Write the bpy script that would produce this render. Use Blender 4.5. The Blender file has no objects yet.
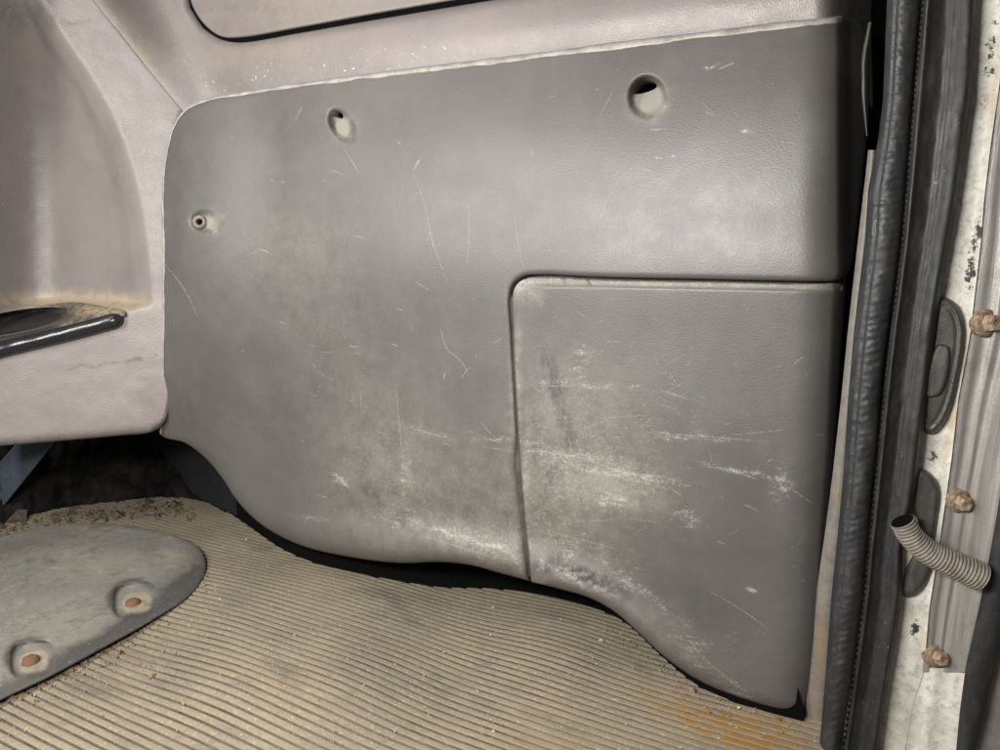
import bpy, bmesh, math, random
import numpy as np
from mathutils import Vector
from mathutils.geometry import delaunay_2d_cdt
random.seed(7)
RNG = np.random.default_rng(11)
sc = bpy.context.scene
COL = sc.collection

# ------------------------------------------------------------------ camera
F = 722.0
PITCH, YAW = math.radians(10.6), math.radians(27.0)
CAM = np.array([0.0, -0.5, 0.335])
fwd_h = np.array([-math.sin(YAW), math.cos(YAW), 0.0])
RIGHT = np.array([math.cos(YAW), math.sin(YAW), 0.0])
FWD = fwd_h * math.cos(PITCH) + np.array([0, 0, -math.sin(PITCH)])
UP = np.cross(RIGHT, FWD)
cd = bpy.data.cameras.new("camera"); cam = bpy.data.objects.new("camera", cd); COL.objects.link(cam)
cam.location = CAM; cam.rotation_euler = (math.pi/2 - PITCH, 0, YAW)
cd.sensor_width = 36; cd.lens = F/1000*36; cd.clip_start = 0.01; cd.clip_end = 100
sc.camera = cam
sc.view_settings.view_transform = 'Standard'; sc.view_settings.look = 'None'; sc.view_settings.exposure = 0

def rays(px, py):
    px = np.asarray(px, float); py = np.asarray(py, float)
    return ((px-500)/F)[..., None]*RIGHT + ((375-py)/F)[..., None]*UP + FWD
def hit(px, py, p0, n):
    """points where the sight lines through photo pixels meet a world plane"""
    r = rays(px, py); n = np.asarray(n, float)
    t = ((np.asarray(p0, float)-CAM) @ n) / (r @ n)
    return CAM + r*t[..., None], r
def project(P):
    d = P-CAM; z = d @ FWD
    return 500+F*(d @ RIGHT)/z, 375-F*(d @ UP)/z
def atY(px, py, y): return hit(px, py, (0, y, 0), (0, 1, 0))[0]
def atZ(px, py, z=0.0): return hit(px, py, (0, 0, z), (0, 0, 1))[0]

def ss(a, b, x):
    t = np.clip((np.asarray(x, float)-a)/(b-a), 0, 1); return t*t*(3-2*t)
_tab = RNG.random((256, 256))
def vnoise(x, y):
    xi = np.floor(x).astype(int); yi = np.floor(y).astype(int); fx = x-xi; fy = y-yi
    fx = fx*fx*(3-2*fx); fy = fy*fy*(3-2*fy)
    g = lambda a, b: _tab[a & 255, b & 255]
    return (g(xi, yi)*(1-fx)+g(xi+1, yi)*fx)*(1-fy)+(g(xi, yi+1)*(1-fx)+g(xi+1, yi+1)*fx)*fy
def fbm(x, y, o=4):
    s = 0; a = .5; t = 0
    for k in range(o):
        s = s+a*vnoise(x*2**k+17*k, y*2**k+31*k); t += a; a *= .55
    return s/t
def smooth_line(pts, step=2.0, closed=False):
    P = [np.array(p, float) for p in pts]; n = len(P); out = []
    segs = n if closed else n-1
    for i in range(segs):
        if closed: p0, p1, p2, p3 = P[(i-1) % n], P[i], P[(i+1) % n], P[(i+2) % n]
        else: p0, p1, p2, p3 = P[max(i-1, 0)], P[i], P[i+1], P[min(i+2, n-1)]
        L = np.linalg.norm(p2-p1)
        # centripetal Catmull-Rom
        t0 = 0; t1 = t0+max(np.linalg.norm(p1-p0), 1e-6)**.5; t2 = t1+max(L, 1e-6)**.5; t3 = t2+max(np.linalg.norm(p3-p2), 1e-6)**.5
        m = max(1, int(round(L/step)))
        for k in range(m):
            t = t1+(t2-t1)*k/m
            def lerp(a, b, ta, tb): return a if tb-ta < 1e-6 else (tb-t)/(tb-ta)*a+(t-ta)/(tb-ta)*b
            if np.allclose(p0, p1): p0 = p1-(p2-p1); t0 = t1-(t2-t1)
            if np.allclose(p2, p3): p3 = p2+(p2-p1); t3 = t2+(t2-t1)
            A1 = lerp(p0, p1, t0, t1); A2 = lerp(p1, p2, t1, t2); A3 = lerp(p2, p3, t2, t3)
            B1 = lerp(A1, A2, t0, t2); B2 = lerp(A2, A3, t1, t3)
            out.append(lerp(B1, B2, t1, t2))
    if not closed: out.append(P[-1])
    return np.array(out)
def segdist(x, y, L, closed=True):
    A = L; B = np.roll(L, -1, 0)
    if not closed: A, B = L[:-1], L[1:]
    res = np.full(x.shape, 1e9)
    for a, b in zip(A, B):
        d = b-a; l2 = d @ d
        if l2 < 1e-9: continue
        t = np.clip(((x-a[0])*d[0]+(y-a[1])*d[1])/l2, 0, 1)
        res = np.minimum(res, (x-a[0]-t*d[0])**2+(y-a[1]-t*d[1])**2)
    return np.sqrt(res)
def inside(x, y, L):
    c = np.zeros(x.shape, bool); A = L; B = np.roll(L, -1, 0)
    for (x1, y1), (x2, y2) in zip(A, B):
        if y1 == y2: continue
        m = ((y1 > y) != (y2 > y)) & (x < (x2-x1)*(y-y1)/(y2-y1)+x1); c ^= m
    return c

# ------------------------------------------------------------------ objects
def link_mesh(name, verts, faces, mats, parent=None, loc=None, smooth=True, midx=None, attrs=None):
    me = bpy.data.meshes.new(name)
    loc = np.zeros(3) if loc is None else np.asarray(loc, float)
    if parent is not None: loc = np.array(parent["_base"]) if "_base" in parent else loc
    V = np.asarray(verts, float)-loc
    me.from_pydata(V.tolist(), [], [tuple(int(i) for i in f) for f in faces]); me.update()
    for m in (mats if isinstance(mats, (list, tuple)) else [mats]): me.materials.append(m)
    if midx is not None: me.polygons.foreach_set("material_index", list(midx))
    if smooth: me.polygons.foreach_set("use_smooth", [True]*len(me.polygons))
    if attrs is not None:
        a = me.color_attributes.new("wear", 'FLOAT_COLOR', 'POINT')  # per-point wear, plus shading painted on floor and trims
        c = np.ones((len(V), 4)); c[:, :attrs.shape[1]] = attrs
        a.data.foreach_set("color", c.ravel())
    o = bpy.data.objects.new(name, me); COL.objects.link(o)
    if parent is None: o.location = loc
    else: o.parent = parent
    o["_base"] = [float(v) for v in loc]
    return o
def tag(o, label=None, cat=None, group=None, kind=None):
    if label: o["label"] = label
    if cat: o["category"] = cat
    if group: o["group"] = group
    if kind: o["kind"] = kind
    elif label and cat: o["kind"] = 'thing'
    return o
def empty(name, loc, label, cat, group=None):
    o = bpy.data.objects.new(name, None); COL.objects.link(o); o.location = loc
    o["_base"] = [float(v) for v in loc]
    return tag(o, label, cat, group)

def sheet(outline, p0, n, relief, step=2.0, bstep=2.0, rings=(1, 2.2, 3.6, 5.2, 7), extra=None, holes=(), skirt=0.0, drop=None):
    """triangulated surface inside an outline, laid on a world plane and shaped by relief(px,py,edge) metres away from it"""
    L = outline
    seg = np.roll(L, -1, 0)-L; ln = np.linalg.norm(seg, axis=1)
    L = L[ln > .3]
    x0, y0 = L.min(0); x1, y1 = L.max(0)
    gx, gy = np.meshgrid(np.arange(x0, x1+step, step), np.arange(y0, y1+step, step*.9))
    gx = gx+(np.arange(gx.shape[0]) % 2)[:, None]*step*.5
    g = np.stack([gx.ravel(), gy.ravel()], 1)
    pts = [g]
    tan = np.roll(L, -1, 0)-np.roll(L, 1, 0); tan /= np.linalg.norm(tan, axis=1)[:, None]+1e-9
    nrm = np.stack([-tan[:, 1], tan[:, 0]], 1)
    probe = L+nrm*.5
    if inside(probe[:, 0], probe[:, 1], L).mean() < .5: nrm = -nrm
    P = g; dd = segdist(P[:, 0], P[:, 1], L); ok = inside(P[:, 0], P[:, 1], L) & (dd > (rings[-1]+step*.6 if rings else step*.6))
    P = P[ok]
    R = []
    for r in rings:
        q = L+nrm*r; d = segdist(q[:, 0], q[:, 1], L); k = inside(q[:, 0], q[:, 1], L) & (d > r*.92); R.append(q[k])
    allp = [P]+R
    if extra is not None:
        d = segdist(extra[:, 0], extra[:, 1], L); k = inside(extra[:, 0], extra[:, 1], L) & (d > 1); allp.append(extra[k])
    Q = np.concatenate(allp)
    nb = len(L); verts = [Vector(p) for p in L]; edges = [(i, (i+1) % nb) for i in range(nb)]
    cuts = []
    for H in holes:
        s = len(verts); verts += [Vector(p) for p in H]; edges += [(s+i, s+(i+1) % len(H)) for i in range(len(H))]
        k = (segdist(Q[:, 0], Q[:, 1], H) > .35) & ~inside(Q[:, 0], Q[:, 1], H); Q = Q[k]
    verts += [Vector(p) for p in Q]
    r = delaunay_2d_cdt(verts, edges, [], 1 if not holes else 1, 1e-5, False)
    V2 = np.array([tuple(v) for v in r[0]]); T = np.array(r[2])
    cen = V2[T].mean(1)
    keep = inside(cen[:, 0], cen[:, 1], L)
    for H in holes: keep &= ~inside(cen[:, 0], cen[:, 1], H)
    T = T[keep]
    x, y = V2[:, 0], V2[:, 1]; d = segdist(x, y, L)
    P3, ry = hit(x, y, p0, n)
    off = relief(x, y, d)
    P3 = P3+ry/np.linalg.norm(ry, axis=1)[:, None]*off[:, None]
    # winding towards camera
    a, b, c = P3[T[0]]
    s = np.cross(V2[T[:, 1]]-V2[T[:, 0]], V2[T[:, 2]]-V2[T[:, 0]])
    T = np.where((s > 0)[:, None], T[:, ::-1], T)
    faces = T.tolist()
    if skirt:
        e = {}
        for t in faces:
            for i in range(3):
                k = (t[i], t[(i+1) % 3]); e[k] = 1
        be = [k for k in e if (k[1], k[0]) not in e]
        m = {}; ex = []
        dirv = ry/np.linalg.norm(ry, axis=1)[:, None]
        for a_, b_ in be:
            for q in (a_, b_):
                if q not in m: m[q] = len(P3)+len(ex); ex.append(P3[q]+dirv[q]*.1*skirt+np.array([0, skirt, 0]))
            faces.append((b_, a_, m[a_], m[b_]))
        P3 = np.concatenate([P3, np.array(ex)])
        xy = V2; idx = list(m.keys()); V2 = np.concatenate([V2, V2[idx]])
    return P3, faces, V2

def ribbon(left, right, y, prof, cols=16, py0=-60, py1=815, step=3.0, n=(0, 1, 0), rough=0.0):
    """long strip between two edge lines (x as a function of height line), at depth y, profile prof(s, v) forward in metres"""
    rows = np.arange(py0, py1+step, step)
    lx = np.interp(rows, [p[1] for p in left], [p[0] for p in left]); rx = np.interp(rows, [p[1] for p in right], [p[0] for p in right])
    for arr, pl in ((lx, left), (rx, right)):
        a, b = pl[0], pl[1]; m = rows < a[1]; arr[m] = a[0]+(rows[m]-a[1])*(b[0]-a[0])/(b[1]-a[1])
        a, b = pl[-1], pl[-2]; m = rows > a[1]; arr[m] = a[0]+(rows[m]-a[1])*(b[0]-a[0])/(b[1]-a[1])
    k = np.ones(7)/7
    sm = lambda q: np.convolve(np.pad(q, 3, mode='reflect', reflect_type='odd'), k, 'valid')
    lx = sm(lx); rx = sm(rx)
    if rough: lx = lx+(fbm(rows/14., rows*0+3)-.5)*rough*2
    s = np.linspace(0, 1, cols)
    X = lx[:, None]*(1-s)+rx[:, None]*s; Y = np.repeat(rows[:, None], cols, 1); S = np.repeat(s[None], len(rows), 0)
    P, r = hit(X.ravel(), Y.ravel(), (0, y, 0), n)
    f = prof(S.ravel(), Y.ravel())
    P = P-r/np.linalg.norm(r, axis=1)[:, None]*f[:, None]
    R, C = X.shape; faces = []
    for i in range(R-1):
        for j in range(C-1):
            a = i*C+j; faces.append((a, a+C, a+C+1, a+1))
    return P, faces, np.stack([X.ravel(), Y.ravel()], 1), S.ravel()

# ------------------------------------------------------------------ materials
class NT:
    def __init__(s, name):
        s.m = bpy.data.materials.new(name); s.m.use_nodes = True; s.t = s.m.node_tree; s.t.nodes.clear()
        s.out = s.n('ShaderNodeOutputMaterial'); s.b = s.n('ShaderNodeBsdfPrincipled'); s.l(s.b.outputs[0], s.out.inputs[0])
        s.tc = s.n('ShaderNodeTexCoord'); s.co = s.tc.outputs['Object']
    def n(s, t): return s.t.nodes.new(t)
    def l(s, a, b): s.t.links.new(a, b)
    def put(s, i, v):
        if hasattr(v, 'links') or isinstance(v, bpy.types.NodeSocket): s.l(v, i)
        else: i.default_value = v
    def vec(s, scale=(1, 1, 1), rot=(0, 0, 0)):
        m = s.n('ShaderNodeMapping'); m.inputs['Scale'].default_value = scale; m.inputs['Rotation'].default_value = rot; s.l(s.co, m.inputs[0]); return m.outputs[0]
    def noise(s, scale, detail=4, rough=.55, vec=None, dist=0):
        q = s.n('ShaderNodeTexNoise'); q.inputs['Scale'].default_value = scale; q.inputs['Detail'].default_value = detail
        q.inputs['Roughness'].default_value = rough; q.inputs['Distortion'].default_value = dist; s.l(vec or s.co, q.inputs['Vector']); return q.outputs[0]
    def voro(s, scale, vec=None, feat='F1'):
        q = s.n('ShaderNodeTexVoronoi'); q.feature = feat; q.inputs['Scale'].default_value = scale; s.l(vec or s.co, q.inputs['Vector']); return q.outputs[0]
    def math(s, op, a, b=0.0, clamp=False):
        q = s.n('ShaderNodeMath'); q.operation = op; q.use_clamp = clamp; s.put(q.inputs[0], a); s.put(q.inputs[1], b); return q.outputs[0]
    def rng(s, v, a, b, c=0.0, d=1.0, smooth=True):
        q = s.n('ShaderNodeMapRange'); q.interpolation_type = 'SMOOTHSTEP' if smooth else 'LINEAR'
        s.put(q.inputs[0], v); q.inputs[1].default_value = a; q.inputs[2].default_value = b; q.inputs[3].default_value = c; q.inputs[4].default_value = d; return q.outputs[0]
    def mix(s, f, a, b, mode='MIX'):
        q = s.n('ShaderNodeMix'); q.data_type = 'RGBA'; q.blend_type = mode; s.put(q.inputs[0], f)
        for i, v in ((6, a), (7, b)):
            if isinstance(v, tuple): v = (*v, 1) if len(v) == 3 else v
            s.put(q.inputs[i], v)
        return q.outputs[2]
    def attr(s):
        q = s.n('ShaderNodeAttribute'); q.attribute_name = 'wear'; p = s.n('ShaderNodeSeparateColor'); s.l(q.outputs[0], p.inputs[0]); return p.outputs  # also carries the shade and highlights painted on floor and trims
    def bump(s, h, dist, strength=1.0, prev=None):
        q = s.n('ShaderNodeBump'); q.inputs['Distance'].default_value = dist; q.inputs['Strength'].default_value = strength; s.put(q.inputs['Height'], h)
        if prev is not None: s.l(prev, q.inputs['Normal'])
        return q.outputs[0]
    def fin(s, col, rough, normal=None, metal=0.0, spec=.5):
        if isinstance(col, tuple): col = (*col, 1)
        s.put(s.b.inputs['Base Color'], col); s.put(s.b.inputs['Roughness'], rough); s.put(s.b.inputs['Metallic'], metal)
        s.b.inputs['Specular IOR Level'].default_value = spec
        if normal is not None: s.l(normal, s.b.inputs['Normal'])
        return s.m

def worn_plastic():
    t = NT('grey_grained_plastic'); A = t.attr(); chalk, dirt, dark = A[0], A[1], A[2]
    big = t.noise(9, 5, .6); mid = t.noise(38, 5, .65); fine = t.noise(420, 3, .7)
    col = t.mix(t.rng(big, .35, .68), (.077, .0715, .067), (.094, .0885, .082))
    col = t.mix(t.math('MULTIPLY', t.rng(mid, .45, .75), .22), col, (.120, .116, .104))
    # dirt film
    dn = t.math('MULTIPLY', dirt, t.rng(t.noise(60, 6, .7), .3, .68, .25, 1.0))
    col = t.mix(t.math('MINIMUM', t.math('MULTIPLY', dn, .75), .8), col, (.212, .198, .168))
    sp2 = t.rng(t.math('ADD', t.noise(360, 6, .8), t.math('MULTIPLY', t.math('MINIMUM', dirt, 1.0), .10)), .60, .70)
    col = t.mix(t.math('MULTIPLY', sp2, t.math('MULTIPLY', t.math('MINIMUM', dirt, 1.0), .42)), col, (.36, .345, .30))
    sp3 = t.rng(t.noise(300, 6, .8, t.vec((1, 1, 1.3), (1, 0, 0))), .60, .70)
    col = t.mix(t.math('MULTIPLY', sp3, .35), col, (.06, .056, .05))
    col = t.mix(t.rng(dirt, 1.1, 2.4, 0, .85), col, (.235, .22, .19))
    # dark rubs
    kn = t.math('MULTIPLY', dark, t.rng(t.noise(160, 5, .75, t.vec((1, 1, .35))), .38, .6))
    col = t.mix(t.math('MINIMUM', kn, .85), col, (.055, .052, .05))
    # chalky scuffs: broken up by stretched noise
    st = t.noise(230, 6, .8, t.vec((.35, 1, 1.2), (0, .25, 0)))
    gr_ = t.noise(700, 4, .8)
    nn_ = t.math('ADD', t.math('MULTIPLY', st, 1.0), t.math('SUBTRACT', t.math('MULTIPLY', gr_, .8), .46))
    ck = t.math('MULTIPLY', t.rng(t.math('ADD', t.math('MULTIPLY', chalk, .30), nn_), .58, .90), t.math('MINIMUM', t.math('MULTIPLY', chalk, 3.0), 1.0))
    hz = t.math('MULTIPLY', t.math('MINIMUM', chalk, 1.0), t.rng(t.noise(90, 6, .8), .38, .7, 0, .3))
    col = t.mix(hz, col, (.25, .24, .21))
    col = t.mix(t.math('MULTIPLY', ck, .55), col, (.56, .55, .50))
    # everywhere: pin specks
    sp = t.rng(t.noise(520, 2, .5), .735, .79)
    col = t.mix(t.math('MULTIPLY', sp, .22), col, (.5, .49, .45))
    rough = t.math('ADD', t.rng(mid, .3, .7, .43, .50), t.math('MINIMUM', t.math('MULTIPLY', dn, .22), .3))
    g1 = t.voro(820, t.vec((.7, 1, 1.25), (0, .2, 0))); g2 = t.noise(900, 2, .6)
    h = t.math('ADD', t.math('MULTIPLY', g1, .6), t.math('MULTIPLY', g2, .7))
    nb = t.bump(h, .0002, .5); nb = t.bump(mid, .0004, .12, nb)
    return t.fin(col, rough, nb, spec=.6)
def scratch_mat(c=(.5, .49, .45)):
    t = NT('scratch_scar'); a = t.rng(t.noise(900, 3, .7), .40, .56)
    t.l(t.math('MULTIPLY', a, .33), t.b.inputs['Alpha']); return t.fin(c, .7)
def trim_plastic(name='pinkish_grey_plastic', base=(.222, .196, .186), alt=(.188, .166, .157)):
    t = NT(name); A = t.attr()
    big = t.noise(12, 5, .6); mid = t.noise(70, 5, .7)
    col = t.mix(t.rng(big, .35, .7), base, alt)
    col = t.mix(t.math('MULTIPLY', t.rng(mid, .5, .78), .35), col, (.215, .19, .178))
    tan = t.math('MULTIPLY', A[1], t.rng(t.noise(90, 5, .7), .3, .6, .35, 1))
    col = t.mix(t.math('MINIMUM', tan, .9), col, (.34, .285, .20))
    kn = t.math('MULTIPLY', A[2], t.rng(t.noise(150, 5, .75), .3, .62))
    col = t.mix(t.math('MINIMUM', kn, .85), col, (.09, .08, .075))
    sp = t.math('MULTIPLY', t.rng(t.noise(300, 3, .6), .66, .74), t.math('ADD', t.math('MULTIPLY', A[0], 1.0), .06))
    col = t.mix(t.math('MINIMUM', sp, .9), col, (.68, .64, .58))
    h = t.math('ADD', t.math('MULTIPLY', t.voro(700), .6), t.math('MULTIPLY', t.noise(1000, 2, .6), .7))
    nb = t.bump(h, .0004, .6); nb = t.bump(mid, .0006, .2, nb)
    return t.fin(col, t.rng(mid, .3, .7, .38, .5), nb)
def mat_floor():
    t = NT('ribbed_rubber_floor'); A = t.attr(); groove, rust, fill = A[0], A[1], A[2]
    big = t.noise(7, 6, .6); mid = t.noise(45, 6, .7); fin = t.noise(330, 4, .75)
    col = t.mix(t.rng(big, .35, .68), (.285, .238, .165), (.205, .178, .132))
    col = t.mix(t.math('MULTIPLY', t.rng(mid, .48, .72), .5), col, (.185, .165, .125))
    col = t.mix(t.math('MULTIPLY', t.rng(fin, .52, .7), .5), col, (.50, .44, .32))
    lr = t.noise(100, 5, .7, t.vec((.15, 1, 1)))
    col = t.mix(t.math('MULTIPLY', t.rng(lr, .5, .72), .45), col, (.16, .14, .10))
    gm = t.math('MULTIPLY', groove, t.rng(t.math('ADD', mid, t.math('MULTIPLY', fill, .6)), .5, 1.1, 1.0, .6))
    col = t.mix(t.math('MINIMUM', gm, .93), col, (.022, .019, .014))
    rn = t.math('MULTIPLY', rust, t.rng(t.noise(70, 6, .7), .35, .62, .1, 1))
    col = t.mix(t.math('MINIMUM', rn, .9), col, (.25, .145, .045))
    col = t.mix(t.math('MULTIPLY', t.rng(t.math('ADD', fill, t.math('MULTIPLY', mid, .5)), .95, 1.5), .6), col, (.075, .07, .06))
    dk = t.rng(t.noise(17, 5, .7), .62, .76)
    col = t.mix(t.math('MULTIPLY', dk, .45), col, (.12, .115, .105))
    sp = t.rng(t.noise(420, 5, .8), .60, .68)
    col = t.mix(t.math('MULTIPLY', sp, .55), col, (.60, .54, .42))
    sd = t.rng(t.noise(260, 6, .85, t.vec((.8, 1, 1), (0, 0, .7))), .57, .67)
    col = t.mix(t.math('MULTIPLY', sd, .7), col, (.09, .072, .05))
    sm = t.rng(t.noise(14, 6, .72, t.vec((1, 1.6, 1), (0, 0, .5))), .56, .70)
    col = t.mix(t.math('MULTIPLY', sm, .5), col, (.13, .12, .10))
    nb = t.bump(fin, .0008, .6); nb = t.bump(mid, .0015, .35, nb)
    return t.fin(col, .78, nb, spec=.3)
def mat_plate():
    t = NT('grey_rubber_pad'); A = t.attr()
    big = t.noise(16, 6, .65); mid = t.noise(75, 6, .7); f = t.noise(500, 3, .7)
    col = t.mix(t.rng(big, .35, .65), (.19, .182, .16), (.245, .232, .195))
    col = t.mix(t.math('MULTIPLY', t.rng(mid, .5, .7), .5), col, (.12, .115, .10))
    col = t.mix(t.math('MULTIPLY', t.rng(t.noise(30, 6, .75), .52, .66), .5), col, (.10, .095, .085))
    col = t.mix(t.math('MULTIPLY', t.rng(t.noise(42, 6, .8, t.vec((1, 1, 1), (1, 2, 0))), .54, .68), .5), col, (.36, .35, .30))
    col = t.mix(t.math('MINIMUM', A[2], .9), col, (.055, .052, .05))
    col = t.mix(t.math('MULTIPLY', A[1], t.rng(mid, .35, .6, .35, .95)), col, (.35, .30, .21))
    col = t.mix(t.math('MULTIPLY', t.rng(t.noise(260, 4, .7), .60, .70), .45), col, (.42, .40, .34)); col = t.mix(t.math('MULTIPLY', t.rng(t.noise(190, 5, .7), .60, .70), .5), col, (.09, .085, .08))
    return t.fin(col, .75, t.bump(f, .0006, .7, t.bump(mid, .001, .4)), spec=.35)
def rubber(name, c=(.035, .035, .036), rough=.42, dust=.25):
    t = NT(name); mid = t.noise(60, 6, .7, t.vec((1.6, 1.6, .7))); f = t.noise(700, 3, .7)
    col = t.mix(t.math('MULTIPLY', t.rng(mid, .45, .75), dust), c, (.16, .15, .13))
    col = t.mix(t.math('MULTIPLY', t.rng(t.noise(330, 3, .6), .7, .76), .4), col, (.4, .38, .34))
    return t.fin(col, t.rng(mid, .3, .7, rough, rough+.22), t.bump(f, .0004, .5, t.bump(mid, .0005, .3)))
def mat_paint():
    t = NT('chipped_white_paint'); A = t.attr(); big = t.noise(60, 6, .7); f = t.noise(260, 6, .8)
    col = t.mix(t.rng(big, .35, .7), (.68, .66, .60), (.50, .48, .43))
    col = t.mix(t.math('MULTIPLY', t.rng(f, .47, .66), .6), col, (.27, .255, .22))
    col = t.mix(t.math('MULTIPLY', A[1], t.rng(big, .3, .6)), col, (.5, .42, .25))
    ch = t.rng(t.math('ADD', t.math('MULTIPLY', A[2], .5), t.noise(190, 6, .8)), .74, .78)
    col = t.mix(ch, col, (.03, .027, .024))
    return t.fin(col, .6, t.bump(f, .0008, .6))
def mat_channel():
    t = NT('grey_metal_channel'); v = t.vec((3, 3, .12)); a = t.noise(110, 5, .7, v); f = t.noise(400, 4, .7)
    col = t.mix(t.rng(a, .35, .7), (.24, .23, .21), (.33, .315, .29)); col = t.mix(t.math('MULTIPLY', t.rng(t.noise(40, 6, .7), .5, .7), .5), col, (.15, .135, .115))
    return t.fin(col, .42, t.bump(f, .0005, .4, t.bump(a, .0012, .4)), metal=.25)
def mat_rust():
    t = NT('rusted_bolt_steel'); a = t.noise(260, 6, .75); b = t.noise(600, 4, .7)
    col = t.mix(t.rng(a, .35, .62), (.15, .085, .05), (.30, .235, .17)); col = t.mix(t.math('MULTIPLY', t.rng(b, .48, .62), .75), col, (.10, .04, .015))
    return t.fin(col, .7, t.bump(a, .0003, .5))
def simple(name, c, rough=.6, sc_=120, var=.35, metal=0., b=.0006, second=None, spec=.5):
    t = NT(name); a = t.noise(sc_, 6, .7); c2 = second or tuple(v*(1-var) for v in c)
    return t.fin(t.mix(t.rng(a, .35, .68), c, c2), rough, t.bump(a, b, .6), metal=metal, spec=spec)
M = dict(panel=worn_plastic(), scar=scratch_mat(), trim=trim_plastic(), floor=mat_floor(), plate=mat_plate(),
         bulb=rubber('ribbed_black_rubber', (.019, .020, .022), .45, .14), seal=rubber('black_door_rubber', (.013, .013, .013), .5, .12),
         paint=mat_paint(), channel=mat_channel(), rust=mat_rust(),
         orange=simple('flaky_orange_rust', (.17, .075, .03), .9, 170, second=(.12, .085, .055), b=.001), head=simple('dirty_bolt_head', (.34, .29, .22), .55, 220, second=(.17, .08, .035), b=.0002),
         lip=simple('worn_pale_edge', (.36, .345, .31), .5, 70, second=(.20, .19, .175)),
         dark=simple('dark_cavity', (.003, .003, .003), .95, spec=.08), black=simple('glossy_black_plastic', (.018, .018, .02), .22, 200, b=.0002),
         sill=simple('grey_painted_sill', (.25, .235, .20), .55, 90, second=(.17, .15, .12)),
         stain=simple('rust_stain', (.33, .20, .09), .8, 150, second=(.2, .17, .12)),
         dirt=simple('crumbled_dirt', (.26, .2, .13), .95, 300, second=(.1, .07, .045)), soil=simple('dark_soil', (.12, .09, .06), .95, 200, second=(.05, .036, .025)), grit=simple('pale_grit', (.48, .42, .31), .9, 300),
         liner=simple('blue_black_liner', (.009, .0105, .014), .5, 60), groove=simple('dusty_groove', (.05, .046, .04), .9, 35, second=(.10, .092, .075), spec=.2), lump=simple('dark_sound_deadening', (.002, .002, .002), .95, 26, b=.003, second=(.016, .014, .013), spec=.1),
         conduit=simple('dusty_grey_conduit', (.13, .115, .095), .65, 160, second=(.23, .205, .17)),
         strap=simple('blue_grey_webbing', (.06, .075, .10), .75, 200), tan=simple('tan_dust', (.47, .38, .25), .9, 200, second=(.3, .24, .16)),
         latch=rubber('scuffed_black_plastic', (.045, .042, .038), .4, .55), grey=simple('grey_outer_panel', (.2, .19, .18), .5, 60))

# ------------------------------------------------------------------ trim panel
def ptop(px): return np.interp(px, [160, 185, 230, 330, 500, 700, 838, 870], [112, 104, 95.5, 81, 60, 34, 20, 22])
def dimple(x, y, cx, cy, rx, ry, ang, soft=.45):
    c, s = math.cos(ang), math.sin(ang); u = ((x-cx)*c+(y-cy)*s)/rx; v = (-(x-cx)*s+(y-cy)*c)/ry
    q = np.sqrt(u*u+v*v); return 1-ss(1-soft, 1.0, q), u, v
def panel_base(x, y):
    a = y-ptop(x)
    off = .021*np.clip(1-a/165, 0, 1.2)**2
    off -= .022*ss(285, 178, x)*(1-.55*ss(330, 470, y))             # swells forward where it meets the pillar trim
    off += .0035*ss(185, 163, x)
    off -= .004*np.exp(-((y-270)/60.)**2)                            # slight crown
    xe = np.interp(y, [20, 272, 284, 450, 593, 640, 712], [837, 838, 834, 826, 815, 812, 804])
    rc = np.clip((x-(xe-46))/46, 0, 1.3); off += .011*rc**3
    q = np.clip(x-xe+2, 0, 80); off += np.where(y < 278, .0021, .0014)*q*q/(q+12)
    # lower lip
    yb = np.interp(x, [200, 240, 300, 400, 450, 520, 600, 650, 700, 800], [455, 505, 546, 563, 563, 577, 606, 646, 681, 713])
    b = yb-y
    off -= .005*np.exp(-((b-14)/20.)**2)*ss(260, 330, x)*ss(720, 600, x)
    off += .0045*np.exp(-((b-46)/22.)**2)*ss(300, 380, x)*ss(640, 520, x)
    off += (fbm(x/130., y/130., 2)-.5)*.0022
    # dented, gouged spot beside the cover's foot
    g, _, _ = dimple(x, y, 585, 578, 52, 12, .42, .9); off += .0035*g*(fbm(x/5., y/4., 3))
    # screw recesses
    g, u, v = dimple(x, y, 647, 97, 20, 23, 0, .36); off += g*(.0115-.006*np.clip(v, -1, 1))
    g, u, v = dimple(x, y, 342, 126, 21, 12.5, math.radians(58), .55); off += g*(.009-.005*np.clip(u, -1, 1))
    g, u, v = dimple(x, y, 206, 222, 18, 13, 0.1, .6); off += g*(.007-.0035*np.clip(u, -1, 1))
    return off
def roll(d, r, depth):
    q = np.clip(1-d/r, 0, 1); return depth*(1-np.sqrt(np.clip(1-q*q, 0, 1)))
def panel_relief(x, y, d):
    k = ss(425, 470, y)*ss(540, 500, x-0*y)+0*x
    k = ss(425, 470, y); r = 5+8*k; dep = .004+.008*k
    kk = ss(825, 845, x); r = r*(1-kk)+3*kk
    return panel_base(x, y)+roll(d, r, dep)
def cover_relief(x, y, d):
    k = ss(545, 600, y)*ss(538, 556, x)*ss(818, 795, x); r = 2.2+9.8*k; dep = .0013+.0097*k
    lip = .0028*(1-ss(5.0, 7.5, y-np.interp(x, [510, 530, 835], [290, 278, 284])))*ss(516, 530, x)
    off = panel_base(x, y)+roll(d, r, dep)+lip*(x < 842)
    for nx in (565, 590, 745, 778): off += .003*(np.abs(x-nx) < 1.3)*(y < 283+0*y)
    return off
hatchTL = [(845, 275.5), (838, 280), (820, 281), (700, 279), (600, 277), (540, 274.5), (524, 276), (514, 283), (510, 296), (511.5, 330), (515, 400), (520, 480), (526, 545), (529.5, 581)]
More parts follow.
